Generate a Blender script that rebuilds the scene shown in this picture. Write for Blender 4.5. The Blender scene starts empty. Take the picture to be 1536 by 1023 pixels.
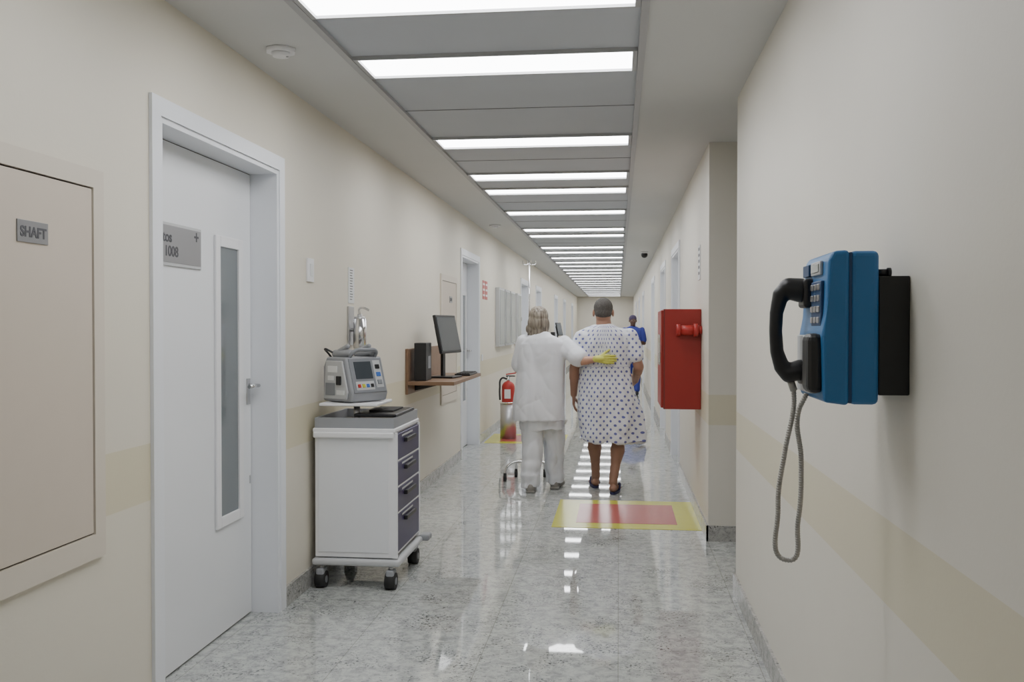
import bpy, bmesh, math, random
from mathutils import Vector, Matrix, Euler, noise
random.seed(4)
V = Vector
S = bpy.context.scene

# ------------------------------------------------------------------ materials
def mat(name, col, rough=0.5, metal=0.0, var=0.0, vscale=8.0, bump=0.0, bscale=60.0, emit=0.0, coat=0.0, trans=0.0):
    m = bpy.data.materials.new(name); m.use_nodes = True
    nt = m.node_tree; b = nt.nodes["Principled BSDF"]
    c = (col[0], col[1], col[2], 1)
    b.inputs["Base Color"].default_value = c
    b.inputs["Roughness"].default_value = rough
    b.inputs["Metallic"].default_value = metal
    b.inputs["Coat Weight"].default_value = coat
    b.inputs["Transmission Weight"].default_value = trans
    tc = nt.nodes.new("ShaderNodeTexCoord")
    if var > 0:
        n = nt.nodes.new("ShaderNodeTexNoise"); n.inputs["Scale"].default_value = vscale; n.inputs["Detail"].default_value = 4
        nt.links.new(tc.outputs["Object"], n.inputs["Vector"])
        mx = nt.nodes.new("ShaderNodeMix"); mx.data_type = 'RGBA'
        mx.inputs[6].default_value = tuple(max(0, x*(1-var)) for x in col)+(1,)
        mx.inputs[7].default_value = tuple(min(1, x*(1+var)) for x in col)+(1,)
        nt.links.new(n.outputs["Fac"], mx.inputs[0]); nt.links.new(mx.outputs[2], b.inputs["Base Color"])
    if bump > 0:
        n2 = nt.nodes.new("ShaderNodeTexNoise"); n2.inputs["Scale"].default_value = bscale
        nt.links.new(tc.outputs["Object"], n2.inputs["Vector"])
        bp = nt.nodes.new("ShaderNodeBump"); bp.inputs["Strength"].default_value = bump; bp.inputs["Distance"].default_value = 0.01
        nt.links.new(n2.outputs["Fac"], bp.inputs["Height"]); nt.links.new(bp.outputs["Normal"], b.inputs["Normal"])
    if emit > 0:
        b.inputs["Emission Color"].default_value = c; b.inputs["Emission Strength"].default_value = emit
    return m

def wall_mat(name, base, band, z0, z1):
    m = bpy.data.materials.new(name); m.use_nodes = True
    nt = m.node_tree; N = nt.nodes; L = nt.links; b = N["Principled BSDF"]
    b.inputs["Roughness"].default_value = 0.5
    g = N.new("ShaderNodeNewGeometry"); s = N.new("ShaderNodeSeparateXYZ"); L.new(g.outputs["Position"], s.inputs[0])
    a = N.new("ShaderNodeMath"); a.operation = 'GREATER_THAN'; a.inputs[1].default_value = z0; L.new(s.outputs[2], a.inputs[0])
    c = N.new("ShaderNodeMath"); c.operation = 'LESS_THAN'; c.inputs[1].default_value = z1; L.new(s.outputs[2], c.inputs[0])
    d = N.new("ShaderNodeMath"); d.operation = 'MULTIPLY'; L.new(a.outputs[0], d.inputs[0]); L.new(c.outputs[0], d.inputs[1])
    n = N.new("ShaderNodeTexNoise"); n.inputs["Scale"].default_value = 2.5; n.inputs["Detail"].default_value = 5; L.new(g.outputs["Position"], n.inputs["Vector"])
    v = N.new("ShaderNodeMix"); v.data_type = 'RGBA'
    v.inputs[6].default_value = tuple(x*0.96 for x in base)+(1,); v.inputs[7].default_value = tuple(x*1.03 for x in base)+(1,)
    L.new(n.outputs["Fac"], v.inputs[0])
    mx = N.new("ShaderNodeMix"); mx.data_type = 'RGBA'; L.new(d.outputs[0], mx.inputs[0]); L.new(v.outputs[2], mx.inputs[6])
    mx.inputs[7].default_value = band+(1,)
    L.new(mx.outputs[2], b.inputs["Base Color"])
    n2 = N.new("ShaderNodeTexNoise"); n2.inputs["Scale"].default_value = 90; L.new(g.outputs["Position"], n2.inputs["Vector"])
    bp = N.new("ShaderNodeBump"); bp.inputs["Strength"].default_value = 0.08; bp.inputs["Distance"].default_value = 0.004
    L.new(n2.outputs["Fac"], bp.inputs["Height"]); L.new(bp.outputs[0], b.inputs["Normal"])
    return m

def granite(name, light, mid, dark, rough, tile=True, sc=1.0, ior=1.5):
    m = bpy.data.materials.new(name); m.use_nodes = True
    nt = m.node_tree; N = nt.nodes; L = nt.links; b = N["Principled BSDF"]
    b.inputs["Roughness"].default_value = rough; b.inputs["IOR"].default_value = ior
    g = N.new("ShaderNodeNewGeometry"); P = g.outputs["Position"]
    n1 = N.new("ShaderNodeTexNoise"); n1.inputs["Scale"].default_value = 17*sc; n1.inputs["Detail"].default_value = 9; n1.inputs["Roughness"].default_value = .78; n1.inputs["Distortion"].default_value = .4; L.new(P, n1.inputs["Vector"])
    r1 = N.new("ShaderNodeValToRGB"); r1.color_ramp.elements[0].position = .38; r1.color_ramp.elements[0].color = mid+(1,); r1.color_ramp.elements[1].position = .57; r1.color_ramp.elements[1].color = light+(1,)
    L.new(n1.outputs["Fac"], r1.inputs[0])
    n2 = N.new("ShaderNodeTexNoise"); n2.inputs["Scale"].default_value = 70*sc; n2.inputs["Detail"].default_value = 4; n2.inputs["Roughness"].default_value = .7; L.new(P, n2.inputs["Vector"])
    n3 = N.new("ShaderNodeTexNoise"); n3.inputs["Scale"].default_value = 5*sc; n3.inputs["Detail"].default_value = 6; n3.inputs["Distortion"].default_value = .9; L.new(P, n3.inputs["Vector"])
    ad = N.new("ShaderNodeMath"); ad.operation = 'MULTIPLY_ADD'; ad.inputs[1].default_value = .42; L.new(n3.outputs["Fac"], ad.inputs[0]); L.new(n2.outputs["Fac"], ad.inputs[2])
    r2 = N.new("ShaderNodeValToRGB"); r2.color_ramp.elements[0].position = .785; r2.color_ramp.elements[0].color = (0,0,0,1); r2.color_ramp.elements[1].position = .87; r2.color_ramp.elements[1].color = (1,1,1,1)
    L.new(ad.outputs[0], r2.inputs[0])
    mx = N.new("ShaderNodeMix"); mx.data_type = 'RGBA'; L.new(r2.outputs[0], mx.inputs[0]); L.new(r1.outputs[0], mx.inputs[6]); mx.inputs[7].default_value = dark+(1,)
    out = mx.outputs[2]
    if tile:
        br = N.new("ShaderNodeTexBrick"); br.offset = 0.0; br.inputs["Scale"].default_value = 1.0
        br.inputs["Brick Width"].default_value = .60; br.inputs["Row Height"].default_value = .60
        br.inputs["Mortar Size"].default_value = .0018; br.inputs["Mortar Smooth"].default_value = 0
        br.inputs["Color1"].default_value = (1,1,1,1); br.inputs["Color2"].default_value = (.90,.90,.90,1); br.inputs["Mortar"].default_value = (.62,.61,.58,1)
        L.new(P, br.inputs["Vector"])
        m2 = N.new("ShaderNodeMix"); m2.data_type = 'RGBA'; m2.blend_type = 'MULTIPLY'; m2.inputs[0].default_value = 1
        L.new(out, m2.inputs[6]); L.new(br.outputs["Color"], m2.inputs[7]); out = m2.outputs[2]
    L.new(out, b.inputs["Base Color"])
    return m

M = {}
M['wallL'] = wall_mat('wall_paint_left', (.71,.665,.565), (.65,.595,.44), .81, 1.02)
M['wallR'] = wall_mat('wall_paint_right', (.72,.685,.61), (.66,.61,.47), .785, .99)
M['ceil'] = mat('ceiling_paint', (.61,.61,.60), .8, var=.03, vscale=2)
M['cpanel'] = mat('ceiling_panel_grey', (.50,.52,.56), .7, var=.04, vscale=3)
M['trimgrey'] = mat('ceiling_trim', (.42,.42,.43), .5)
M['seam'] = mat('ceiling_seam', (.20,.20,.21), .6)
M['light'] = mat('light_diffuser', (.975,.985,1), .5, emit=12.5)
M['floor'] = granite('floor_granite', (.56,.575,.55), (.33,.345,.34), (.07,.075,.085), .025, ior=1.65)
M['base'] = granite('baseboard_granite', (.46,.45,.43), (.27,.27,.26), (.06,.06,.06), .25, tile=False, sc=1.5)
M['white'] = mat('white_enamel', (.80,.80,.82), .35, var=.02)
M['door'] = mat('door_laminate', (.76,.775,.80), .35, var=.015, vscale=3)
M['frame'] = mat('door_frame_paint', (.78,.80,.84), .35)
M['glassdk'] = mat('door_glass', (.17,.19,.20), .06)
M['shaft'] = mat('shaft_panel_paint', (.60,.525,.44), .5, var=.02)
M['shaftfr'] = mat('shaft_frame_paint', (.65,.59,.50), .5)
M['dark'] = mat('dark_gap', (.05,.04,.035), .7)
M['signgrey'] = mat('sign_aluminium', (.30,.30,.31), .35, metal=.4)
M['black'] = mat('black_plastic', (.015,.015,.017), .4)
M['blackrough'] = mat('black_rubber', (.02,.02,.02), .7)
M['chrome'] = mat('chrome', (.75,.75,.76), .18, metal=1)
M['steel'] = mat('brushed_steel', (.55,.55,.56), .35, metal=1)
M['steelcab'] = mat('armoured_cable', (.40,.39,.37), .4, metal=.8)
M['red'] = mat('fire_red_paint', (.30,.024,.018), .4, var=.04)
M['redext'] = mat('extinguisher_red', (.44,.03,.025), .35)
M['yellow'] = mat('floor_yellow_paint', (.58,.57,.06), .22, var=.06)
M['redfloor'] = mat('floor_red_paint', (.46,.10,.09), .22, var=.06)
M['blue'] = mat('payphone_blue', (.03,.165,.40), .45, var=.06, bump=.05, bscale=400)
M['bluedk'] = mat('payphone_seam', (.01,.05,.14), .5)
M['navy'] = mat('drawer_navy', (.045,.035,.10), .4)
M['greypl'] = mat('grey_plastic', (.22,.23,.25), .45)
M['midgrey'] = mat('mid_grey_plastic', (.30,.31,.33), .45)
M['ltgrey'] = mat('light_grey_plastic', (.50,.51,.52), .45)
M['screen'] = mat('screen_glass', (.06,.07,.08), .1)
M['wood'] = mat('shelf_wood', (.22,.13,.075), .45, var=.25, vscale=12)
M['traybase'] = mat('tray_grey_brown', (.20,.17,.15), .4, var=.1)
M['paper'] = mat('paper', (.75,.76,.76), .7)
M['ink'] = mat('ink', (.08,.08,.09), .6)
M['skinM'] = mat('skin_brown', (.33,.18,.122), .5, var=.08, vscale=20)
M['skinF'] = mat('skin_fair', (.50,.28,.19), .5, var=.06, vscale=20)
M['skinD'] = mat('skin_dark', (.10,.05,.035), .5)
M['cloth'] = mat('white_cotton', (.78,.80,.85), .8, bump=.2, bscale=250)
M['pants'] = mat('white_trouser_cotton', (.73,.75,.79), .8, bump=.2, bscale=250)
M['scrub'] = mat('blue_scrubs', (.035,.05,.30), .75)
M['scrubcap'] = mat('scrub_cap', (.06,.045,.10), .8)
M['glove'] = mat('yellow_glove', (.60,.62,.12), .45)
M['shoe'] = mat('shoe_grey', (.26,.25,.23), .6)
M['flip'] = mat('flipflop_navy', (.02,.022,.08), .6)
M['hairM'] = mat('hair_short', (.085,.078,.072), .8, var=.6, vscale=90, bump=.6, bscale=300)
M['eye'] = mat('eye_white', (.40,.38,.36), .3)
M['green'] = mat('cabinet_glass_green', (.36,.39,.38), .2)
M['bluebtn'] = mat('blue_label', (.05,.15,.5), .4)

def hair_mat():
    m = bpy.data.materials.new('hair_blonde'); m.use_nodes = True
    N = m.node_tree.nodes; L = m.node_tree.links; b = N["Principled BSDF"]; b.inputs["Roughness"].default_value = .5
    tc = N.new("ShaderNodeTexCoord"); mp = N.new("ShaderNodeMapping"); mp.inputs["Scale"].default_value = (70,70,3)
    L.new(tc.outputs["Object"], mp.inputs[0])
    n = N.new("ShaderNodeTexNoise"); n.inputs["Scale"].default_value = 1.0; n.inputs["Detail"].default_value = 3; L.new(mp.outputs[0], n.inputs["Vector"])
    r = N.new("ShaderNodeValToRGB"); r.color_ramp.elements[0].position = .33; r.color_ramp.elements[0].color = (.11,.085,.065,1); r.color_ramp.elements[1].position = .66; r.color_ramp.elements[1].color = (.35,.31,.25,1)
    L.new(n.outputs["Fac"], r.inputs[0]); L.new(r.outputs[0], b.inputs["Base Color"])
    bp = N.new("ShaderNodeBump"); bp.inputs["Strength"].default_value = .5; bp.inputs["Distance"].default_value = .006
    L.new(n.outputs["Fac"], bp.inputs["Height"]); L.new(bp.outputs[0], b.inputs["Normal"])
    return m
M['hairF'] = hair_mat()

def gown_mat():
    m = bpy.data.materials.new('gown_print'); m.use_nodes = True
    N = m.node_tree.nodes; L = m.node_tree.links; b = N["Principled BSDF"]; b.inputs["Roughness"].default_value = .8
    at = N.new("ShaderNodeAttribute"); at.attribute_name = "pat"
    mp = N.new("ShaderNodeMapping"); mp.inputs["Rotation"].default_value = (0,0,math.radians(45))
    L.new(at.outputs["Vector"], mp.inputs[0])
    v = N.new("ShaderNodeTexVoronoi"); v.voronoi_dimensions = '2D'; v.inputs["Scale"].default_value = 20.0; v.inputs["Randomness"].default_value = 0; v.distance = 'EUCLIDEAN'
    L.new(mp.outputs[0], v.inputs["Vector"])
    r = N.new("ShaderNodeValToRGB"); r.color_ramp.elements[0].position = .18; r.color_ramp.elements[0].color = (.12,.13,.36,1); r.color_ramp.elements[1].position = .26; r.color_ramp.elements[1].color = (.72,.74,.80,1)
    L.new(v.outputs["Distance"], r.inputs[0]); L.new(r.outputs[0], b.inputs["Base Color"])
    return m
M['gown'] = gown_mat()

# ------------------------------------------------------------------ mesh helpers
def link(ob, parent=None):
    S.collection.objects.link(ob)
    if parent: ob.parent = parent
    return ob
def empty(name, loc=(0,0,0), rz=0):
    e = bpy.data.objects.new(name, None); e.location = loc; e.rotation_euler = (0,0,rz); e.empty_display_size = .1
    return link(e)
def finish(bm, name, m, parent=None, smooth=False):
    bmesh.ops.recalc_face_normals(bm, faces=bm.faces)
    me = bpy.data.meshes.new(name); bm.to_mesh(me); bm.free()
    if smooth:
        for p in me.polygons: p.use_smooth = True
    me.materials.append(M[m] if isinstance(m, str) else m)
    return link(bpy.data.objects.new(name, me), parent)
def add_box(bm, a, b, bev=0, rot=None):
    a, b = V(a), V(b); c = (a+b)/2; s = b-a
    t = bmesh.new(); bmesh.ops.create_cube(t, size=1)
    for v in t.verts: v.co = V((v.co.x*s.x, v.co.y*s.y, v.co.z*s.z))
    if bev > 0: bmesh.ops.bevel(t, geom=t.edges[:], offset=bev, segments=3, affect='EDGES', profile=.5)
    R = Euler(rot).to_matrix() if rot else Matrix.Identity(3)
    for v in t.verts: v.co = R @ v.co + c
    me = bpy.data.meshes.new('tmp'); t.to_mesh(me); t.free(); bm.from_mesh(me); bpy.data.meshes.remove(me)
def box(name, a, b, m, parent=None, bev=0, rot=None):
    lo = [min(a[i], b[i]) for i in range(3)]; hi = [max(a[i], b[i]) for i in range(3)]
    bm = bmesh.new(); add_box(bm, lo, hi, bev, rot); return finish(bm, name, m, parent, False)
def boxes(name, lst, m, parent=None, bev=0):
    bm = bmesh.new()
    for a, b in lst:
        lo = [min(a[i], b[i]) for i in range(3)]; hi = [max(a[i], b[i]) for i in range(3)]
        add_box(bm, lo, hi, bev)
    return finish(bm, name, m, parent)
def frame_of(d):
    d = d.normalized(); up = V((0,0,1)) if abs(d.z) < .9 else V((1,0,0))
    x = d.cross(up).normalized(); y = x.cross(d).normalized(); return x, y, d
def rings(bm, rs, seg):
    prev = None; first = None
    for r in rs:
        vs = [bm.verts.new(p) for p in r]
        if prev:
            for i in range(seg): bm.faces.new((prev[i], prev[(i+1) % seg], vs[(i+1) % seg], vs[i]))
        else: first = vs
        prev = vs
    bm.faces.new(first[::-1]); bm.faces.new(prev)
def capsule(bm, p, q, r1, r2, seg=16, caps=True):
    p, q = V(p), V(q); 
    if (q-p).length < 1e-6: q = p+V((0,0,1e-4))
    x, y, d = frame_of(q-p); rs = []
    def ring(c, r): return [c + x*(r*math.cos(2*math.pi*i/seg)) + y*(r*math.sin(2*math.pi*i/seg)) for i in range(seg)]
    if caps:
        for k in range(1, 6):
            a = math.pi/2*(1-k/6); rs.append(ring(p - d*r1*math.sin(a), max(r1*math.cos(a), 1e-4)))
    rs.append(ring(p, r1)); rs.append(ring(q, r2))
    if caps:
        for k in range(1, 6):
            a = math.pi/2*(k/6); rs.append(ring(q + d*r2*math.sin(a), max(r2*math.cos(a), 1e-4)))
    rings(bm, rs, seg)
def cyl(name, p, q, r, m, parent=None, r2=None, seg=24):
    bm = bmesh.new(); capsule(bm, p, q, r, r if r2 is None else r2, seg, False)
    ob = finish(bm, name, m, parent, True)
    for f in ob.data.polygons:
        if len(f.vertices) > 4: f.use_smooth = False
    return ob
def ell(bm, c, r, rot=None, seg=20):
    c = V(c); R = Euler(rot).to_matrix() if rot else Matrix.Identity(3); rs = []
    for k in range(1, 12):
        a = math.pi*k/12; z = -math.cos(a); w = math.sin(a)
        rs.append([c + R @ V((r[0]*w*math.cos(2*math.pi*i/seg), r[1]*w*math.sin(2*math.pi*i/seg), r[2]*z)) for i in range(seg)])
    rings(bm, rs, seg)
def loft(bm, secs, seg=32, power=2.4):
    rs = []
    for (cx, cy, cz, rx, ry) in secs:
        r = []
        for i in range(seg):
            a = 2*math.pi*i/seg; c, s = math.cos(a), math.sin(a)
            r.append(V((cx + rx*math.copysign(abs(c)**(2/power), c), cy + ry*math.copysign(abs(s)**(2/power), s), cz)))
        rs.append(r)
    rings(bm, rs, seg)
def tube(name, pts, r, m, parent=None, cyclic=False, res=8):
    cu = bpy.data.curves.new(name, 'CURVE'); cu.dimensions = '3D'; cu.bevel_depth = r; cu.bevel_resolution = 4; cu.resolution_u = res; cu.use_fill_caps = True
    sp = cu.splines.new('BEZIER'); sp.bezier_points.add(len(pts)-1); sp.use_cyclic_u = cyclic
    for i, p in enumerate(pts):
        bp = sp.bezier_points[i]; bp.co = p; bp.handle_left_type = bp.handle_right_type = 'AUTO'
    cu.materials.append(M[m]); return link(bpy.data.objects.new(name, cu), parent)
def text(name, s, loc, rot, size, m, parent=None, align='LEFT'):
    cu = bpy.data.curves.new(name, 'FONT'); cu.body = s; cu.size = size; cu.extrude = .0006; cu.align_x = align; cu.offset = .0012
    cu.materials.append(M[m]); ob = bpy.data.objects.new(name, cu); ob.location = loc; ob.rotation_euler = rot; return link(ob, parent)
def remesh(bm, name, m, parent, vox, smooth=3, disp=None, sfac=.5):
    bmesh.ops.recalc_face_normals(bm, faces=bm.faces)
    me = bpy.data.meshes.new(name+'_src'); bm.to_mesh(me); bm.free()
    ob = bpy.data.objects.new(name, me); S.collection.objects.link(ob)
    md = ob.modifiers.new('r', 'REMESH'); md.mode = 'VOXEL'; md.voxel_size = vox; md.use_smooth_shade = True
    if smooth:
        sm = ob.modifiers.new('s', 'SMOOTH'); sm.factor = sfac; sm.iterations = smooth
    dg = bpy.context.evaluated_depsgraph_get(); dg.update()
    nm = bpy.data.meshes.new_from_object(ob.evaluated_get(dg)); ob.modifiers.clear(); ob.data = nm
    nm.name = name
    if disp:
        ns = [v.normal.copy() for v in nm.vertices]
        for v, n in zip(nm.vertices, ns): v.co += n*disp(v.co)
    for p in nm.polygons: p.use_smooth = True
    nm.materials.clear(); nm.materials.append(M[m]); ob.parent = parent
    return ob

# ------------------------------------------------------------------ room shell
XL, XR1, XR2 = -1.716, .6375, .604
YB, YE, HC = -3.0, 39.0, 2.69
def wall_along_y(name, xin, xout, y0, y1, ops, m):
    lst = []; y = y0
    for (a, b, h) in sorted(ops):
        lst.append(((xin, y, 0), (xout, a, HC+.05))); lst.append(((xin, a, h), (xout, b, HC+.05))); y = b
    lst.append(((xin, y, 0), (xout, y1, HC+.05)))
    return boxes(name, lst, m)
DW = 1.23
doorsL = [3.335, 10.12, 16.4, 19.4, 25.0, 29.0, 34.0]
doorsR = [9.45, 12.25, 16.0, 22.5, 27.0, 32.0]
HO = 2.24
wall_along_y('wall_left', XL, XL-.2, YB, YE, [(y, y+DW, HO) for y in doorsL], 'wallL')
wall_along_y('wall_right', XR2, XR2+.2, 6.41, YE, [(y, y+DW, HO) for y in doorsR], 'wallR')
box('wall_right_near', (XR1, YB, 0), (XR1+.2, 5.18, HC+.05), 'wallR')
boxes('wall_recess', [((XR1+.2, 5.03, 0), (3.2, 5.18, HC+.05)), ((XR2+.2, 6.41, 0), (3.2, 6.61, HC+.05)), ((3.0, 5.18, 0), (3.2, 6.41, HC+.05))], 'wallR')
box('wall_back', (XL-.2, YB-.15, 0), (XR1+.2, YB, HC+.05), 'wallR')
box('wall_end', (XL-.2, YE, 0), (XR2+.2, YE+.15, HC+.05), 'wallR')
boxes('floor', [((XL-.25, YB-.15, -.1), (3.2, YE+.15, 0))], 'floor')
CX0, CX1 = -1.25, .105
boxes('ceiling', [((XL-.2, YB-.15, HC), (CX0, YE+.15, HC+.1)), ((CX1, YB-.15, HC), (3.2, YE+.15, HC+.1)), ((CX0, YB-.15, HC), (CX1, -2.6, HC+.1)), ((CX0, 38.4, HC), (CX1, YE+.15, HC+.1))], 'ceil')
box('ceiling_panel', (CX0, -2.6, HC+.012), (CX1, 38.4, HC+.1), 'cpanel')
boxes('trim_1', [((CX0-.012, -2.6, HC-.006), (CX0+.02, 38.4, HC+.012)), ((CX1-.02, -2.6, HC-.006), (CX1+.012, 38.4, HC+.012))], 'trimgrey')
strips = [-1.6, 2.2, 3.33, 4.24, 6.10, 7.54, 8.38, 10.0, 11.8, 12.6, 14.5, 15.45, 16.7, 17.9, 19.0, 20.3, 21.5, 22.8, 24.0, 25.3, 26.6, 28.0, 29.5, 31.0, 32.5, 34.0, 35.3, 36.5, 37.7]
seams = []
for y in strips:
    e = empty('ceiling_light', ((CX0+CX1)/2, y+.16, HC+.012))
    hw = (CX1-CX0)/2-.045
    box('diffuser', (-hw, -.155, -.006), (hw, .155, -.001), 'light', e)
    boxes('rim', [((-hw-.022, -.168, -.018), (hw+.022, -.156, 0)), ((-hw-.022, .156, -.018), (hw+.022, .168, 0)), ((-hw-.022, -.156, -.018), (-hw-.001, .156, 0)), ((hw+.001, -.156, -.018), (hw+.022, .156, 0))], 'trimgrey', e)
for a, b in zip(strips[:-1], strips[1:]):
    n = max(1, round((b-a-.32)/.62))
    for i in range(1, n): seams.append(a+.32+(b-a-.32)*i/n)
boxes('trim_2', [((CX0+.02, y-.003, HC+.009), (CX1-.02, y+.003, HC+.012)) for y in seams], 'seam')

def base_segments(y0, y1, ops):
    out = []; y = y0
    for a in sorted(ops):
        out.append((y, a-.07)); y = a+DW+.07
    out.append((y, y1)); return out
boxes('baseboard_left', [((XL, a, 0), (XL+.014, b, .105)) for a, b in base_segments(YB, YE, doorsL)], 'base')
boxes('baseboard_right', [((XR2-.014, a, 0), (XR2, b, .105)) for a, b in base_segments(6.396, YE, doorsR)] +
      [((XR2-.014, 6.396, 0), (3.0, 6.41, .105)), ((XR1-.014, YB, 0), (XR1, 5.194, .105)), ((XR1-.014, 5.18, 0), (3.0, 5.194, .105))], 'base')

def door(side, y0, idx):
    sgn = 1 if side == 'L' else -1
    e = empty('door_%d' % idx, (XL if side == 'L' else XR2, y0, 0))
    def X(v): return v*sgn
    W = DW
    boxes('casing', [((X(0), -.07, 0), (X(.014), .0, HO+.07)), ((X(0), W, 0), (X(.014), W+.07, HO+.07)), ((X(0), 0, HO), (X(.014), W, HO+.07))], 'frame', e)
    boxes('jamb', [((X(.006), -.0, 0), (X(-.18), .022, HO)), ((X(.006), W-.022, 0), (X(-.18), W, HO)), ((X(.006), .022, HO-.022), (X(-.18), W-.022, HO))], 'frame', e)
    lx = -.133
    box('leaf', (X(lx), .026, .008), (X(lx-.04), W-.026, HO-.026), 'door', e, .002)
    boxes('leaf_gap', [((X(lx-.004), W-.026, .008), (X(lx-.03), W-.022, HO-.022)), ((X(lx-.004), .022, .008), (X(lx-.03), .026, HO-.022)), ((X(lx-.004), .026, HO-.026), (X(lx-.03), W-.026, HO-.022))], 'dark', e)
    a, b = .775, 1.085; z0, z1 = .51, 1.873; f = .05
    boxes('window_frame', [((X(lx), a, z0), (X(lx+.012), a+f, z1)), ((X(lx), b-f, z0), (X(lx+.012), b, z1)), ((X(lx), a+f, z0), (X(lx+.012), b-f, z0+f)), ((X(lx), a+f, z1-f), (X(lx+.012), b-f, z1))], 'white', e, .003)
    box('window_glass', (X(lx), a+f, z0+f), (X(lx+.003), b-f, z1-f), 'glassdk', e)
    box('lock_plate', (X(lx), W-.085, 1.06), (X(lx+.006), W-.045, 1.19), 'steel', e, .002)
    cyl('handle_neck', (X(lx+.006), W-.065, 1.155), (X(lx+.055), W-.065, 1.155), .010, 'chrome', e); cyl('handle_lever', (X(lx+.055), W-.058, 1.155), (X(lx+.055), W-.18, 1.155), .009, 'chrome', e)
    box('kick_mark', (X(lx), W-.05, .66), (X(lx+.003), W-.04, .70), 'steel', e)
    return e
RL = (math.pi/2, 0, math.pi/2)
d1 = door('L', doorsL[0], 1)
box('sign_plate', (-.133, .10, 1.702), (-.125, .63, 1.88), 'ltgrey', d1, .002)
box('sign_face', (-.125, .105, 1.715), (-.1235, .622, 1.868), 'signgrey', d1)
text('sign_text', 'Leitos', (-.123, .20, 1.800), RL, .062, 'ink', d1)
text('sign_number', '1007 / 1008', (-.123, .118, 1.742), RL, .060, 'ink', d1)
text('sign_arrow', '+', (-.123, .555, 1.812), RL, .08, 'ink', d1)
i = 2
for y in doorsL[1:]: door('L', y, i); i += 1
for y in doorsR: door('R', y, i); i += 1

def shaft(y0):
    e = empty('shaft_access_panel', (XL, y0, 0)); w = .90; z0, z1 = .69, 1.963; f = .06
    boxes('frame', [((0,0,z0),(.016,f,z1)), ((0,w-f,z0),(.016,w,z1)), ((0,f,z0),(.016,w-f,z0+f+.02)), ((0,f,z1-f),(.016,w-f,z1))], 'shaftfr', e)
    box('shadow_gap', (0,f,z0+f+.02), (.003,w-f,z1-f), 'dark', e)
    box('hatch', (.003,f+.005,z0+f+.025), (.012,w-f-.005,z1-f-.005), 'shaft', e, .002)
    box('label', (.012, w-.45, 1.694), (.016, w-.305, 1.758), 'signgrey', e, .001)
    text('label_text', 'SHAFT', (.0165, w-.377, 1.711), RL, .042, 'ink', e, 'CENTER')
shaft(2.033); shaft(8.88)

def wallplate(name, y0, y1, z0, z1, m='white', t=.012, x=XL):
    e = empty(name, (x, (y0+y1)/2, (z0+z1)/2)); s = 1 if x < 0 else -1; w = (y1-y0)/2; h = (z1-z0)/2
    box('plate', (0,-w,-h), (s*t,w,h), m, e, .001 if t < .005 else .002); return e, s, w, h, t
e, s, w, h, t = wallplate('light_switch', 5.0, 5.10, 1.70, 1.83); box('rocker', (t, -.02, -.035), (t+.006, .02, .035), 'paper', e, .002)
e, s, w, h, t = wallplate('wall_notice', 5.80, 5.93, 1.60, 1.83, 'paper', .004)
for k in range(12): box('line_%d' % k, (t, -.035, .095-k*.017), (t+.001, .03-.008*(k % 3), .100-k*.017), 'ink', e)
for yy in (11.72, 11.96):
    e, s, w, h, t = wallplate('fire_notice', yy, yy+.19, 1.80, 2.04, 'redext', .004)
    for k in range(3): box('line_%d' % k, (t, -.075, .06-k*.07), (t+.001, .075, .085-k*.07), 'paper', e)
e, s, w, h, t = wallplate('wall_sign', 7.05, 7.22, 1.80, 2.06, 'paper', .006, XR2)
for k in range(5): 
    for j in (-.035, .02): box('mark_%d' % k, (-t, j-.016, .090-k*.045), (-t-.001, j+.024, .112-k*.045), 'ink', e)
for yy in (12.95, 13.65, 14.35, 15.3):
    e = empty('electrical_cabinet', (XL+.002, yy, 1.17))
    box('case', (0,0,0), (.06,.58,.83), 'ltgrey', e, .005); box('leaf', (.06,.03,.03), (.066,.55,.80), 'green', e, .002); box('latch', (.066,.49,.38), (.08,.51,.44), 'chrome', e, .002)
boxes('wall_socket', [((XL,11.60,1.02),(XL+.012,11.68,1.10))], 'white', None, .003)

e = empty('gel_dispenser', (XL, 5.84, 1.33))
box('bracket', (0,-.06,0), (.012,.06,.25), 'steel', e, .003)
cyl('bottle', (.065,-.0,-.02), (.065,0,.17), .042, 'chrome', e); cyl('neck', (.065,0,.17), (.065,0,.2), .015, 'steel', e)
cyl('bottle_cap', (.065,-.0,.165), (.065,0,.185), .034, 'steel', e)
tube('nozzle', [(.065,0,.2), (.065,0,.235), (.09,0,.24), (.125,0,.225)], .007, 'chrome', e)
cyl('clamp', (.0,0,.1), (.06,0,.1), .012, 'steel', e)

def detector(x, y):
    e = empty('smoke_detector', (x, y, HC))
    cyl('base', (0,0,0), (0,0,-.018), .068, 'white', e, .066, 8); cyl('chamber', (0,0,-.018), (0,0,-.036), .042, 'white', e, .036, 16); cyl('led', (.03,0,-.02), (.03,0,-.038), .006, 'greypl', e)
detector(-1.50, 4.04); detector(-1.5, 11.3)
e = empty('security_camera', (.42, 15.6, HC)); cyl('mount', (0,0,0), (0,0,-.03), .06, 'white', e)
bm = bmesh.new(); ell(bm, (0,0,-.05), (.055,.055,.055)); finish(bm, 'dome', 'black', e, True)

e = empty('floor_marking', (.058, 7.26, 0)); box('border', (-.54,-.54,0), (.54,.54,.0025), 'yellow', e); box('centre', (-.37,-.37,.0025), (.37,.37,.0035), 'redfloor', e)
e = empty('floor_marking', (-1.17, 12.0, 0)); box('border', (-.5,-.5,0), (.5,.5,.0025), 'yellow', e); box('centre', (-.33,-.33,.0025), (.33,.33,.0035), 'redfloor', e)

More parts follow.
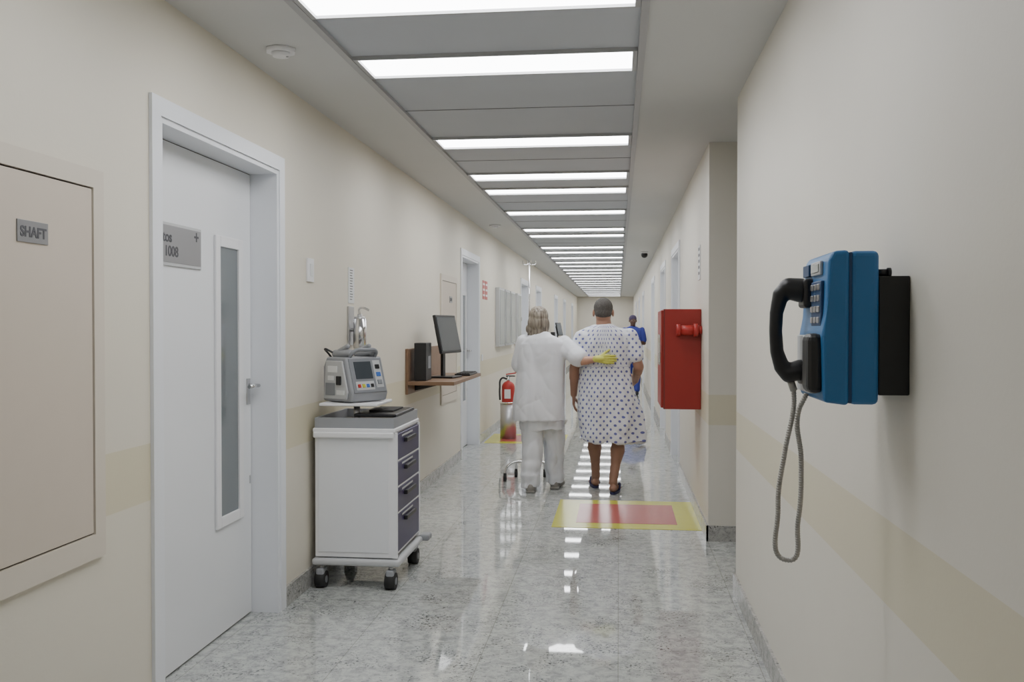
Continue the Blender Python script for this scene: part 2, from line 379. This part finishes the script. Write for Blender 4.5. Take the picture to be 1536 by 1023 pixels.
# ------------------------------------------------------------------ medicine cart
def wedge(name, pts, y0, y1, m, parent, bev=.01):
    bm = bmesh.new(); a = [bm.verts.new((x,y0,z)) for x, z in pts]; b = [bm.verts.new((x,y1,z)) for x, z in pts]; n = len(pts)
    bm.faces.new(a); bm.faces.new(b[::-1])
    for k in range(n): bm.faces.new((a[k], b[k], b[(k+1) % n], a[(k+1) % n]))
    if bev: bmesh.ops.bevel(bm, geom=bm.edges[:], offset=bev, segments=3, affect='EDGES', profile=.5)
    return finish(bm, name, m, parent)
e = empty('medical_cart', (-1.452, 5.32, 0))
X0, X1, Y0, Y1 = -.225, .225, -.30, .30
box('body', (X0,Y0,.17), (X1-.004,Y1,.865), 'white', e, .006)
box('side_recess', (X0+.02,Y0-.004,.20), (X1-.03,Y0,.84), 'door', e, .001)
box('top_lip', (X0-.008,Y0-.014,.865), (X1+.008,Y1+.01,.888), 'white', e, .006)
box('push_rail', (X0-.004,Y0-.024,.835), (X1+.002,Y0-.006,.868), 'white', e, .008)
boxes('tray_rim', [((X0,Y0,.888),(X1,Y0+.012,.945)), ((X0,Y1-.012,.888),(X1,Y1,.945)), ((X0,Y0+.012,.888),(X0+.012,Y1-.012,.945)), ((X1-.012,Y0+.012,.888),(X1,Y1-.012,.945))], 'midgrey', e)
box('tray_floor', (X0+.012,Y0+.012,.888), (X1-.012,Y1-.012,.893), 'traybase', e)
zs = [(.71,.855), (.565,.70), (.42,.555), (.20,.41)]
for k, (a, b) in enumerate(zs):
    box('drawer_%d' % (k+1), (X1-.004,Y0+.025,a), (X1+.014,Y1-.025,b), 'navy', e, .005)
    box('drawer_pull_%d' % (k+1), (X1+.012,-.12,b-.06), (X1+.034,.12,b-.035), 'black', e, .005)
    box('drawer_label_%d' % (k+1), (X1+.013,-.17,b-.024), (X1+.0155,.10,b-.014), 'ltgrey', e)
boxes('corner_posts', [((X1-.01,Y0,.17),(X1+.016,Y0+.022,.865)), ((X1-.01,Y1-.022,.17),(X1+.016,Y1,.865))] + [((X1-.01,Y0+.02,a-.009),(X1+.012,Y1-.02,a)) for a, b in zs], 'white', e)
box('bumper', (X0-.012,Y0-.03,.128), (X1+.035,Y1+.03,.165), 'ltgrey', e, .014)
box('bumper_foot', (X1+.01,Y1-.02,.135), (X1+.075,Y1+.075,.175), 'midgrey', e, .014)
for k, (x, y) in enumerate([(X0+.035,Y0+.01), (X1-.02,Y0+.01), (X0+.035,Y1-.02), (X1-.02,Y1-.02)]):
    cyl('caster_stem_%d' % k, (x,y,.09), (x,y,.13), .012, 'steel', e)
    box('caster_fork_%d' % k, (x-.024,y-.038,.045), (x+.024,y+.03,.11), 'midgrey', e, .01)
    cyl('caster_wheel_%d' % k, (x-.028,y-.005,.046), (x+.028,y-.005,.046), .046, 'blackrough', e)
    cyl('caster_hub_%d' % k, (x-.030,y-.005,.046), (x+.030,y-.005,.046), .02, 'greypl', e)
box('black_board', (-.02,-.24,.945), (.222,.22,.963), 'black', e, .006)
box('keypad_tray', (.03,-.10,.963), (.17,.16,.972), 'blackrough', e, .003)
cyl('shelf_post', (-.03,-.14,.893), (-.03,-.14,1.01), .018, 'steel', e)
box('upper_shelf', (-.215,-.26,1.005), (.12,.09,1.022), 'white', e, .006)
g = empty('defibrillator', (-1.505, 5.235, 1.0225), math.radians(-33))
wedge('body', [(-.12,.004),(.12,.004),(.135,.05),(.075,.255),(-.09,.255),(-.12,.20)], -.14, .13, 'midgrey', g, .012)
wedge('side_cover', [(-.10,.02),(.095,.02),(.105,.06),(.058,.235),(-.08,.235)], -.152, -.14, 'ltgrey', g, .005)
box('side_vent', (-.08,-.156,.04), (-.0,-.151,.11), 'greypl', g, .002)
box('side_label', (-.06,-.155,.17), (.02,-.152,.205), 'paper', g)
box('side_label_2', (.015,-.155,.045), (.08,-.152,.07), 'paper', g)
box('side_label_3', (-.06,-.155,.125), (-.01,-.152,.15), 'paper', g)
box('side_knob', (.02,-.164,.10), (.055,-.152,.15), 'black', g, .003)
def onface(name, ya, yb, ta, tb, m, h=.004, bev=.002):
    d = V((-.06, .205)).normalized(); n = V((.205, .06)).normalized(); o = V((.135,.05))
    p = [o+d*ta-n*.004, o+d*ta+n*h, o+d*tb+n*h, o+d*tb-n*.004]
    wedge(name, [tuple(q) for q in p], ya, yb, m, g, bev)
onface('front_bezel', -.125, .115, .005, .205, 'greypl', .006, .003)
onface('screen', -.095, .03, .085, .185, 'screen', .009)
onface('soft_panel', .045, .10, .03, .19, 'ltgrey', .008)
onface('button_row', -.105, .03, .02, .07, 'ltgrey', .008)
for k in range(4): onface('button_%d' % k, -.095+k*.032, -.075+k*.032, .034, .054, ['redext','yellow','bluebtn','black'][k], .013)
for k in range(3): onface('key_%d' % k, .057, .088, .05+k*.045, .075+k*.045, ['greypl','bluebtn','black'][k], .013)
bm = bmesh.new()
for yy in (-.085, .075):
    capsule(bm, (-.07,yy,.272), (.05,yy,.277), .024, .022); capsule(bm, (-.04,yy,.285), (.03,yy,.315), .016, .014)
finish(bm, 'paddles', 'midgrey', g, True)
tube('carry_handle', [(.06,-.10,.25), (.085,-.09,.285), (.09,.0,.295), (.085,.08,.285), (.06,.09,.25)], .011, 'greypl', g)
tube('cable', [(-.07,-.11,.28), (-.11,-.13,.30), (-.14,-.08,.27), (-.13,.0,.18)], .006, 'black', g)

# ------------------------------------------------------------------ workstation shelves
def workstation(y):
    e = empty('mounted_shelf', (XL+.001, y, 0))
    box('back_board', (0,0,.90), (.022,1.45,1.27), 'wood', e, .003)
    box('shelf_top', (.022,0,.975), (.40,1.48,1.005), 'wood', e, .003)
    for k, yy in enumerate((.25, 1.2)): wedge('bracket_%d' % k, [(.022,.975),(.28,.975),(.022,.915)], yy, yy+.025, 'black', e, 0)
    g = empty('computer_monitor', (-1.50, y+.62, 1.007), math.radians(-11))
    box('foot', (-.09,-.12,0), (.11,.12,.014), 'black', g, .005); box('neck', (-.035,-.03,.014), (-.012,.03,.32), 'black', g, .004)
    tr = (0,-.20,0)
    box('back_case', (-.03,-.15,.26), (.01,.15,.46), 'black', g, .01, tr); box('housing', (.004,-.235,.21), (.03,.235,.545), 'black', g, .006, tr)
    box('screen', (.029,-.22,.232), (.0325,.22,.53), 'screen', g, .001, tr)
    e = empty('desktop_computer', (-1.61, y+.20, 1.007)); box('case', (-.05,-.12,0), (.05,.10,.31), 'black', e, .006); box('front_bezel', (-.045,.10,.01), (.045,.108,.30), 'greypl', e, .002); box('side_vent', (.05,-.05,.10), (.053,.05,.2), 'greypl', e, .001)
    e = empty('computer_keyboard', (-1.40, y+1.12, 1.007)); box('base', (-.07,-.22,0), (.07,.22,.018), 'black', e, .004)
    boxes('keys', [((-.055+r*.024, -.205+c*.0275, .018), (-.036+r*.024, -.183+c*.0275, .024)) for r in range(5) for c in range(15)], 'blackrough', e)
workstation(7.40); workstation(22.8)

# ------------------------------------------------------------------ fire extinguisher in stand
e = empty('fire_extinguisher', (-1.42, 12.0, .0035))
cyl('stand', (0,0,0), (0,0,.46), .105, 'steel', e, .105, 32); cyl('stand_rim', (0,0,.455), (0,0,.475), .112, 'chrome', e, None, 32)
bm = bmesh.new(); capsule(bm, (0,0,.3), (0,0,.66), .085, .085, 24); finish(bm, 'cylinder', 'redext', e, True)
cyl('valve', (0,0,.73), (0,0,.80), .022, 'chrome', e); box('lever', (-.03,-.015,.80), (.09,.015,.815), 'black', e, .004); box('carry_grip', (-.03,-.015,.83), (.10,.015,.845), 'redext', e, .004, (0,-.15,0))
tube('hose', [(-.02,0,.77), (-.08,-.02,.78), (-.105,-.05,.65), (-.10,-.06,.5)], .012, 'black', e)
box('label', (-.04,-.089,.52), (.04,-.083,.64), 'paper', e, .001)

# ------------------------------------------------------------------ fire hose cabinet
e = empty('fire_hose_cabinet', (XR2-.001, 6.97, .84))
box('case', (0,0,0), (-.275,.60,.74), 'red', e, .006)
box('door_leaf', (-.275,.008,.01), (-.292,.592,.73), 'red', e, .004)
box('side_seam', (-.270,-.001,.0), (-.266,0,.74), 'dark', e)
box('door_glass', (-.292,.15,.32), (-.295,.45,.55), 'glassdk', e); box('door_handle', (-.292,.03,.34), (-.31,.045,.42), 'chrome', e, .004)
cyl('hose_coupling', (-.17,-.055,.585), (-.02,-.055,.585), .036, 'redext', e); cyl('coupling_collar', (-.185,-.055,.585), (-.155,-.055,.585), .044, 'redext', e)
cyl('coupling_flange', (-.06,-.055,.585), (-.03,-.055,.585), .047, 'redext', e); cyl('coupling_stem', (-.10,-.055,.585), (-.10,.0,.585), .022, 'redext', e)
cyl('coupling_elbow', (-.02,-.055,.585), (0,-.055,.585), .03, 'redext', e)

# ------------------------------------------------------------------ payphone
e = empty('payphone', (XR1-.0005, 2.265, 1.45))
box('mount_box', (-.066,-.125,-.152), (0,.11,.112), 'blackrough', e, .003)
box('rear_shell', (-.129,-.132,-.173), (-.066,.132,.168), 'blue', e, .012)
box('seam', (-.132,-.130,-.170), (-.124,.130,.165), 'bluedk', e, .002)
wedge('front_shell', [(-.1305,-.175),(-.186,-.168),(-.190,-.02),(-.180,.03),(-.176,.150),(-.166,.168),(-.1305,.170)], -.134, .134, 'blue', e, .009)
box('display', (-.184,-.08,.118), (-.176,.02,.150), 'ltgrey', e, .003); box('display_glass', (-.186,-.07,.125), (-.183,.01,.143), 'green', e)
box('logo_plate', (-.185,.04,.12), (-.175,.11,.148), 'bluedk', e, .002)
box('keypad_plate', (-.186,-.10,.0), (-.176,.005,.104), 'bluedk', e, .003)
for r in range(4):
    for c in range(3): box('key_%d%d' % (r, c), (-.190,-.091+c*.034,.083-r*.025), (-.184,-.071+c*.034,.097-r*.025), 'steel', e, .002)
bm = bmesh.new(); add_box(bm, (-.218,-.122,-.150), (-.180,-.045,-.015), .017); finish(bm, 'card_reader', 'black', e)
box('instruction_plate', (-.197,-.035,-.155), (-.186,.115,-.02), 'ltgrey', e, .003)
for k in range(5): box('instruction_line_%d' % k, (-.1975,-.02,-.045-k*.02), (-.1968,.03,-.040-k*.02), 'ink', e)
cyl('lock', (-.066,-.11,.120), (-.045,-.11,.120), .008, 'black', e); cyl('lock_head', (-.045,-.11,.120), (-.038,-.11,.120), .011, 'black', e)
box('cradle_top', (-.198,.025,.045), (-.170,.105,.115), 'black', e, .008); box('cradle_bottom', (-.2,.03,-.14), (-.180,.10,-.09), 'black', e, .006)
bm = bmesh.new(); hy = .062
capsule(bm, (-.200,hy,.088), (-.226,hy,.092), .030, .027); capsule(bm, (-.200,hy,-.105), (-.226,hy,-.112), .026, .023)
hp = [(-.226,.095,.024), (-.246,.078,.020), (-.256,.035,.0165), (-.258,-.01,.016), (-.255,-.06,.0165), (-.243,-.098,.019), (-.226,-.115,.022)]
for a, b in zip(hp[:-1], hp[1:]): capsule(bm, (a[0],hy,a[1]), (b[0],hy,b[1]), a[2], b[2])
remesh(bm, 'handset', 'black', e, .004, 3)
cyl('cord_collar', (-.222,hy,-.132), (-.214,hy,-.155), .009, 'steelcab', e)
cpts = [(-.215,hy,-.150), (-.214,hy,-.19), (-.236,hy-.01,-.30), (-.252,hy-.01,-.44), (-.230,hy-.015,-.565), (-.207,hy-.02,-.47), (-.200,hy-.02,-.32), (-.210,hy-.03,-.21), (-.190,hy-.03,-.160)]
cord = tube('armoured_cord', cpts, .0055, 'steelcab', e, res=24)
cu2 = cord.data.copy(); cu2.bevel_depth = 0; tmp = bpy.data.objects.new('tmpc', cu2); S.collection.objects.link(tmp)
dg = bpy.context.evaluated_depsgraph_get(); dg.update()
mm = bpy.data.meshes.new_from_object(tmp.evaluated_get(dg)); pv = [v.co.copy() for v in mm.vertices]; bpy.data.objects.remove(tmp)
bm = bmesh.new(); acc = 0
for a, b in zip(pv[:-1], pv[1:]):
    L_ = (b-a).length
    if L_ < 1e-6: continue
    tpos = 0
    while acc + (L_-tpos) >= .006:
        tpos += .006-acc; acc = 0; c = a+(b-a)*(tpos/L_); d = (b-a).normalized(); capsule(bm, c-d*.0014, c+d*.0014, .0066, .0066, 10, False)
    acc += L_-tpos
finish(bm, 'cord_rings', 'steelcab', e, True)

# ------------------------------------------------------------------ IV pole
ivx, ivy = -.835, 8.74
e = empty('iv_pole', (ivx, ivy, 0))
cyl('lower_tube', (0,0,.16), (0,0,1.2), .0125, 'chrome', e); cyl('upper_tube', (0,0,1.2), (0,0,2.05), .008, 'chrome', e); cyl('collar', (0,0,1.17), (0,0,1.23), .018, 'black', e)
cyl('hub', (0,0,.13), (0,0,.19), .03, 'chrome', e)
for k in range(5):
    a = math.radians(200+72*k); c, s_ = math.cos(a), math.sin(a)
    tube('leg_%d' % k, [(0,0,.16), (.12*c,.12*s_,.18), (.21*c,.21*s_,.14), (.235*c,.235*s_,.07)], .012, 'chrome', e)
    cyl('caster_%d' % k, (.235*c-.013,.235*s_,.032), (.235*c+.013,.235*s_,.032), .032, 'blackrough', e)
    cyl('caster_cap_%d' % k, (.235*c,.235*s_,.045), (.235*c,.235*s_,.08), .015, 'black', e)
for k in range(4):
    a = math.radians(90*k+20); c, s_ = math.cos(a), math.sin(a)
    tube('hook_%d' % k, [(0,0,2.04), (.03*c,.03*s_,2.03), (.06*c,.06*s_,2.04), (.065*c,.065*s_,2.07)], .004, 'chrome', e)

# ------------------------------------------------------------------ people
def lerp(a, b, t): return V(a)*(1-t)+V(b)*t
def hand(bm, w, d, n, t, curl=.5, k=1.0):
    w, d, n, t = V(w), V(d).normalized(), V(n).normalized(), V(t).normalized()
    offs = [.032, .011, -.011, -.031]; L = [.070, .079, .073, .057]
    for o, dl in zip(offs, (.086,.09,.087,.08)):
        capsule(bm, w+t*o*.55*k, w+d*dl*k+t*o*k, .0155*k, .0125*k, 10)
    for o, l, dl in zip(offs, L, (.086,.09,.087,.08)):
        p = w+d*dl*k+t*o*k
        for f, ca, r1, r2 in ((.45,.45,.0098,.009), (.31,1.15,.009,.0082), (.24,1.75,.0082,.0072)):
            a = curl*ca; q = p+(d*math.cos(a)+n*math.sin(a)+t*o*.6).normalized()*(l*f*k)
            capsule(bm, p, q, r1*k, r2*k, 10); p = q
    p = w+d*.022*k+t*.022*k; dr = (d*.62+t*.72+n*.25).normalized()
    for l, r1, r2, b in ((.042,.0145,.0125,.25), (.033,.0125,.0105,.5), (.026,.0105,.0085,.8)):
        dd = (dr+d*b*.6+n*curl*b*.8).normalized(); q = p+dd*l*k; capsule(bm, p, q, r1*k, r2*k, 10); p = q
def head(bm, c, yaw=0, pitch=0, k=1.0):
    R = Euler((pitch,0,yaw)).to_matrix(); c = V(c)
    def P(x,y,z): return c+R@(V((x,y,z))*k)
    def E(x,y,z,rx,ry,rz): ell(bm, P(x,y,z), (rx*k,ry*k,rz*k), (pitch,0,yaw))
    E(0,-.012,.028,.076,.093,.086); E(0,.03,-.02,.064,.068,.085); E(0,.045,-.075,.046,.046,.042); E(0,-.04,-.03,.06,.05,.06)
    capsule(bm, P(0,.096,.005), P(0,.114,-.028), .009*k, .0135*k, 10)
    for s in (-1,1):
        E(s*.079,-.004,-.005,.010,.021,.032); E(s*.03,.085,-.03,.022,.016,.02); E(s*.028,.090,.024,.026,.009,.007)
    E(0,.093,-.053,.024,.012,.006); E(0,.090,-.064,.020,.012,.0065)
    return P
def eyes(P, parent, k=1.0):
    bm = bmesh.new()
    for s in (-1,1): ell(bm, P(s*.030,.088,.005), (.0115*k,.010*k,.0065*k))
    finish(bm, 'eyes', 'eye', parent, True)
    bm = bmesh.new()
    for s in (-1,1): ell(bm, P(s*.030,.0965,.005), (.0055*k,.003*k,.0055*k))
    finish(bm, 'irises', 'black', parent, True)
def foot(bm, an, dx=0, k=1.0):
    an = V(an); z0 = an.z-.085
    ell(bm, (an.x,an.y-.025,z0+.035), (.034,.042,.034))
    capsule(bm, an, (an.x+dx*.3,an.y+.06,z0+.045), .038, .034); capsule(bm, (an.x+dx*.3,an.y+.04,z0+.035), (an.x+dx,an.y+.14,z0+.022), .038, .022)
    for i, o in enumerate((-.034,-.018,-.002,.014,.032)):
        capsule(bm, (an.x+dx+o*.8,an.y+.12,z0+.02), (an.x+dx+o,an.y+.175-abs(o-.01)*.4,z0+.012), .014, .0095, 10)
def arm(bm, sh, el, wr, r=(.052,.042,.027)):
    capsule(bm, sh, el, r[0], r[1]); capsule(bm, el, wr, r[1], r[2]); capsule(bm, lerp(el,wr,.0), lerp(el,wr,.35), r[1], r[1]*.98)
def leg(bm, hip, kn, an, r=(.085,.056,.036)):
    capsule(bm, hip, kn, r[0], r[1]); capsule(bm, kn, an, r[1]*.92, r[2])
    k1 = lerp(kn,an,.32)+V((0,-.020,0)); capsule(bm, lerp(kn,an,.1), k1, r[1]*.85, r[1]*1.08); capsule(bm, k1, lerp(kn,an,.64), r[1]*1.08, r[2]*1.1)

def folds(ampb, ampt, z0, z1, fr=7, seed=0, crease=.010):
    def f(co):
        t = min(1, max(0, (z1-co.z)/(z1-z0))); a = ampt+(ampb-ampt)*t
        r1 = 1-min(1, abs(noise.noise(V((co.x*5.5+seed*1.7+co.z*2.2, co.y*5.5, co.z*2.6-co.x*1.5))))*3.0)
        r2 = 1-min(1, abs(noise.noise(V((co.x*8-co.z*4+seed, co.y*8, co.z*5))))*3.0)
        return a*(noise.noise(V((co.x*fr+seed, co.y*fr, co.z*1.6)))*1.6 + .45*noise.noise(V((co.x*fr*2.3, co.y*fr*2.3+seed, co.z*5)))) - crease*r1*r1 - crease*.5*r2*r2
    return f

# --- patient
P0 = empty('patient_man', (-.125, 8.25, 0))
bm = bmesh.new()
hP = head(bm, (-.010,.035,1.575), 0.0, -.08, 1.08)
capsule(bm, (0,.0,1.40), (-.01,.02,1.52), .072, .064)
capsule(bm, (-.17,0,1.360), (.19,0,1.370), .050, .050)
for a in ((0,0,1.26,.16,.095,.15), (.0,.0,1.08,.15,.09,.15), (.01,0,.92,.16,.10,.12)): ell(bm, a[:3], a[3:])
ell(bm, (0,-.02,1.38), (.11,.05,.06))
sL, eL, wL = (-.195,0,1.355), (-.262,-.02,1.08), (-.272,.075,.845)
sR, eR, wR = (.215,0,1.365), (.300,-.03,1.10), (.275,.17,.97)
arm(bm, sL, eL, wL, (.048,.045,.030)); arm(bm, sR, eR, wR, (.048,.045,.030))
hand(bm, wL, (-.0,.12,-1), (1,0,0), (0,1,.1), .45); hand(bm, wR, (-.25,1,-.2), (-1,-.2,-.1), (.0,.2,1), .7)
fA, fB = (-.078,.20,.098), (.078,-.10,.098)
leg(bm, (-.085,.0,.90), (-.092,.16,.49), fA, (.088,.060,.037)); leg(bm, (.105,0,.90), (.135,.04,.49), fB, (.088,.060,.037))
foot(bm, fA, -.03); foot(bm, fB, .035)
remesh(bm, 'body', 'skinM', P0, .0048, 3)
eyes(hP, P0, 1.08)
bm = bmesh.new(); ell(bm, hP(0,-.016,.036), (.0855,.103,.0915), (-.08,0,0)); ell(bm, hP(0,-.035,-.005), (.075,.080,.068), (-.08,0,0))
remesh(bm, 'short_hair', 'hairM', P0, .006, 2)
bm = bmesh.new()
loft(bm, [(-.003,.0,1.472,.084,.080), (0,-.002,1.450,.125,.095), (.005,-.005,1.425,.180,.104), (.008,-.005,1.38,.228,.118), (.008,-.005,1.30,.232,.135), (.008,0,1.18,.222,.142), (.012,0,1.05,.225,.15), (.02,0,.92,.242,.165), (.035,0,.75,.262,.18), (.055,0,.58,.288,.198), (.065,0,.445,.300,.210)], 40)
for sh, el in ((sL, eL), (sR, eR)):
    capsule(bm, sh, lerp(sh,el,.62), .074, .082)
    capsule(bm, (sh[0]*.35, 0, 1.405), sh, .066, .070)
gd = folds(.034, .008, .45, 1.35, 8, 3, .007)
gn = remesh(bm, 'gown', 'gown', P0, .008, 4, gd)
at = gn.data.attributes.new('pat', 'FLOAT_VECTOR', 'POINT')
for i_, v in enumerate(gn.data.vertices):
    at.data[i_].vector = (math.atan2(v.co.x, -v.co.y-.06 if v.co.z > 1.1 else -v.co.y)*.24 if abs(v.co.x) < .2 or v.co.z < 1.1 else v.co.x*1.15, v.co.z, 0)
tube('gown_tie', [(-.01,-.150,1.30), (.005,-.158,1.26), (-.01,-.160,1.20)], .003, 'cloth', P0)
for s, an, dx in ((0,V(fA),-.03), (1,V(fB),.035)):
    bm = bmesh.new()
    loft(bm, [(0,0,0,.5,.5), (0,0,1,.5,.5)], 24)
    for v in bm.verts:
        yy = v.co.y; v.co = V((an.x+dx*(yy+.5)*.9+v.co.x*(.084+.024*yy), an.y+.058+yy*.29, .002+v.co.z*.016))
    finish(bm, 'flip_flop_%d' % s, 'flip', P0)
    tube('flip_strap_%d' % s, [(an.x+dx*.4-.040,an.y+.03,.03), (an.x+dx*.7-.024,an.y+.085,.078), (an.x+dx,an.y+.13,.054), (an.x+dx*.7+.034,an.y+.085,.074), (an.x+dx*.4+.042,an.y+.03,.03)], .009, 'flip', P0)

# --- nurse
N0 = empty('nurse', (-.66, 8.25, 0))
bm = bmesh.new()
hN = head(bm, (-.045,.03,1.508), -.15, -.05, .95)
capsule(bm, (-.01,0,1.34), (-.04,.015,1.46), .05, .046)
capsule(bm, (-.16,0,1.315), (.155,0,1.305), .045, .045)
for a in ((-.01,0,1.21,.14,.085,.14), (-.02,0,1.02,.14,.085,.15), (-.02,0,.88,.16,.10,.12)): ell(bm, a[:3], a[3:])
ls, le, lw = (-.185,0,1.32), (-.235,.06,1.07), (-.205,.30,1.08)
rs_, re, rw = (.185,0,1.31), (.335,-.12,1.15), (.485,-.185,1.172)
arm(bm, ls, le, lw, (.040,.038,.026)); arm(bm, rs_, re, rw, (.040,.038,.026))
hand(bm, lw, (.1,1,.05), (1,-.1,0), (0,0,1), .8, .92)
LK, RK, LA, RA = (-.105,-.02,.47), (.080,.06,.47), (-.105,-.115,.098), (.093,.12,.098)
leg(bm, (-.10,0,.86), LK, LA); leg(bm, (.055,0,.86), RK, RA)
remesh(bm, 'body', 'skinF', N0, .0048, 3)
eyes(hN, N0, .95)
bm = bmesh.new(); dg_ = V((1,.14,-.04)).normalized(); capsule(bm, V(rw)-dg_*.02, V(rw)+dg_*.03, .029, .027); hand(bm, rw, dg_, (0,1,0), (0,0,1), .22, 1.0)
remesh(bm, 'glove', 'glove', N0, .004, 2)
bm = bmesh.new()
ell(bm, hN(0,-.018,.034), (.088,.098,.094)); ell(bm, hN(0,-.052,-.03), (.090,.066,.095)); ell(bm, hN(-.02,-.05,-.085), (.088,.050,.060)); ell(bm, hN(-.062,-.0,-.06), (.038,.055,.085)); ell(bm, hN(.066,-.0,-.045), (.034,.055,.07))
for k in range(22):
    a = math.radians(190+k*7.8); c, s_ = math.cos(a), math.sin(a)
    capsule(bm, hN(c*.078,s_*.085+.0,-.04), hN(c*.096-.006,s_*.088-.01,-.125-random.random()*.04), .019, .006, 8)
remesh(bm, 'hair', 'hairF', N0, .005, 4, lambda co: .0045*noise.noise(V((co.x*75,co.y*75,co.z*2))))
bm = bmesh.new()
loft(bm, [(-.02,0,1.405,.065,.06), (-.018,-.004,1.378,.10,.08), (-.01,-.005,1.35,.165,.098), (-.01,-.005,1.30,.208,.115), (-.012,-.005,1.22,.210,.125), (-.02,0,1.05,.213,.130), (-.03,0,.90,.220,.142), (-.038,0,.75,.228,.154), (-.04,0,.62,.234,.160)], 40)
capsule(bm, ls, lerp(ls,le,.80), .066, .080); capsule(bm, rs_, lerp(rs_,re,.80), .066, .088)
capsule(bm, (.15,-.01,1.24), lerp(rs_,re,.6), .07, .075)
remesh(bm, 'tunic', 'cloth', N0, .008, 4, folds(.020, .009, .62, 1.3, 7, 9, .006))
bm = bmesh.new()
loft(bm, [(-.025,0,.95,.17,.12), (-.025,0,.85,.195,.138), (-.020,0,.72,.198,.135), (-.018,0,.54,.195,.128)], 32)
for h_, k_, a_ in (((-.11,0,.80),LK,(LA[0]-.002,LA[1]+.01,.125)), ((.07,0,.80),RK,(RA[0],RA[1]-.01,.125))):
    capsule(bm, h_, k_, .108, .101); capsule(bm, k_, a_, .101, .086, 20)
    x, y, z = a_; loft(bm, [(x,y,.045,.087,.088), (x,y,.16,.088,.090)], 24, 2.0)
def pf(co):
    base = folds(.020, .010, .05, .8, 9, 21, .008)(co)
    return base + .008*noise.noise(V((co.x*6, co.y*6, co.z*16)))*(1 if co.z < .6 else .3)
remesh(bm, 'trousers', 'pants', N0, .0075, 3, pf)
for s, an in enumerate((V((LA[0],LA[1]+.01,0)), V((RA[0],RA[1]-.01,0)))):
    bm = bmesh.new(); ell(bm, (an.x,an.y-.03,.045), (.042,.06,.045)); capsule(bm, (an.x,an.y+.0,.042), (an.x+(-.01,.04)[s],an.y+.12,.034), .042, .033); ell(bm, (an.x+(-.01,.04)[s],an.y+.12,.033), (.046,.05,.032))
    add_box(bm, (an.x-.038,an.y-.085,.002), (an.x+.042,an.y+.15,.02), .004)
    remesh(bm, 'shoe_%d' % s, 'shoe', N0, .005, 2)

# --- staff member in scrubs, walking towards camera
B0 = empty('hospital_worker', (.30, 20.0, 0), math.pi)
bm = bmesh.new()
hB = head(bm, (0,.02,1.575), .1, 0, .97)
capsule(bm, (0,0,1.40), (0,.01,1.50), .058, .052); capsule(bm, (-.15,0,1.37), (.15,0,1.37), .048, .048)
for a in ((0,0,1.26,.16,.10,.15), (0,0,1.06,.15,.10,.16), (0,0,.92,.16,.11,.12)): ell(bm, a[:3], a[3:])
a1 = ((-.185,0,1.375),(-.235,.0,1.10),(-.12,.22,1.12)); a2 = ((.185,0,1.375),(.225,-.02,1.09),(.215,.08,.86))
arm(bm, *a1); arm(bm, *a2); hand(bm, a1[2], (.9,.4,.2), (0,-1,0), (0,0,1), .6); hand(bm, a2[2], (0,.1,-1), (-1,0,0), (0,1,0), .5)
leg(bm, (-.09,0,.9), (-.09,.08,.49), (-.085,.10,.098)); leg(bm, (.09,0,.9), (.085,.02,.49), (.08,-.12,.098))
remesh(bm, 'body', 'skinD', B0, .0055, 3); eyes(hB, B0)
bm = bmesh.new(); ell(bm, hB(0,-.02,.045), (.084,.098,.082)); remesh(bm, 'scrub_cap', 'scrubcap', B0, .007, 2)
bm = bmesh.new()
loft(bm, [(0,0,1.46,.07,.065), (0,0,1.43,.14,.09), (0,0,1.38,.205,.112), (0,0,1.2,.20,.125), (0,0,1.0,.195,.13), (0,0,.8,.205,.14), (0,0,.74,.205,.142)], 32)
capsule(bm, a1[0], lerp(a1[0],a1[1],.75), .068, .075); capsule(bm, a2[0], lerp(a2[0],a2[1],.75), .068, .075)
remesh(bm, 'scrub_top', 'scrub', B0, .01, 3, folds(.012,.006,.7,1.3,7,5,.006))
bm = bmesh.new(); loft(bm, [(0,0,.95,.165,.12), (0,0,.78,.19,.13)], 32)
for h_, k_, a_ in (((-.09,0,.82),(-.09,.08,.49),(-.085,.10,.12)), ((.09,0,.82),(.085,.02,.49),(.08,-.12,.12))):
    capsule(bm, h_, k_, .098, .078); capsule(bm, k_, a_, .078, .06)
remesh(bm, 'scrub_trousers', 'scrub', B0, .009, 3, folds(.012,.006,.05,.8,9,2,.006))
for s, an in enumerate((V((-.085,.10,0)), V((.08,-.12,0)))):
    bm = bmesh.new(); ell(bm, (an.x,an.y-.02,.045), (.040,.05,.045)); capsule(bm, (an.x,an.y,.045), (an.x,an.y+.13,.036), .042, .034)
    remesh(bm, 'shoe_%d' % s, 'black', B0, .006, 2)

# ------------------------------------------------------------------ world + camera
w = bpy.data.worlds.new('world'); S.world = w; w.use_nodes = True
w.node_tree.nodes['Background'].inputs[0].default_value = (.8,.85,.9,1); w.node_tree.nodes['Background'].inputs[1].default_value = .05
cam = bpy.data.cameras.new('camera'); cam.sensor_width = 36; cam.lens = 1400/1536*36; cam.clip_start = .05; cam.clip_end = 200
co = bpy.data.objects.new('camera', cam); link(co)
co.location = (0,0,1.45); co.rotation_euler = Euler((math.radians(90-.88), 0, math.radians(6.52)))
S.camera = co
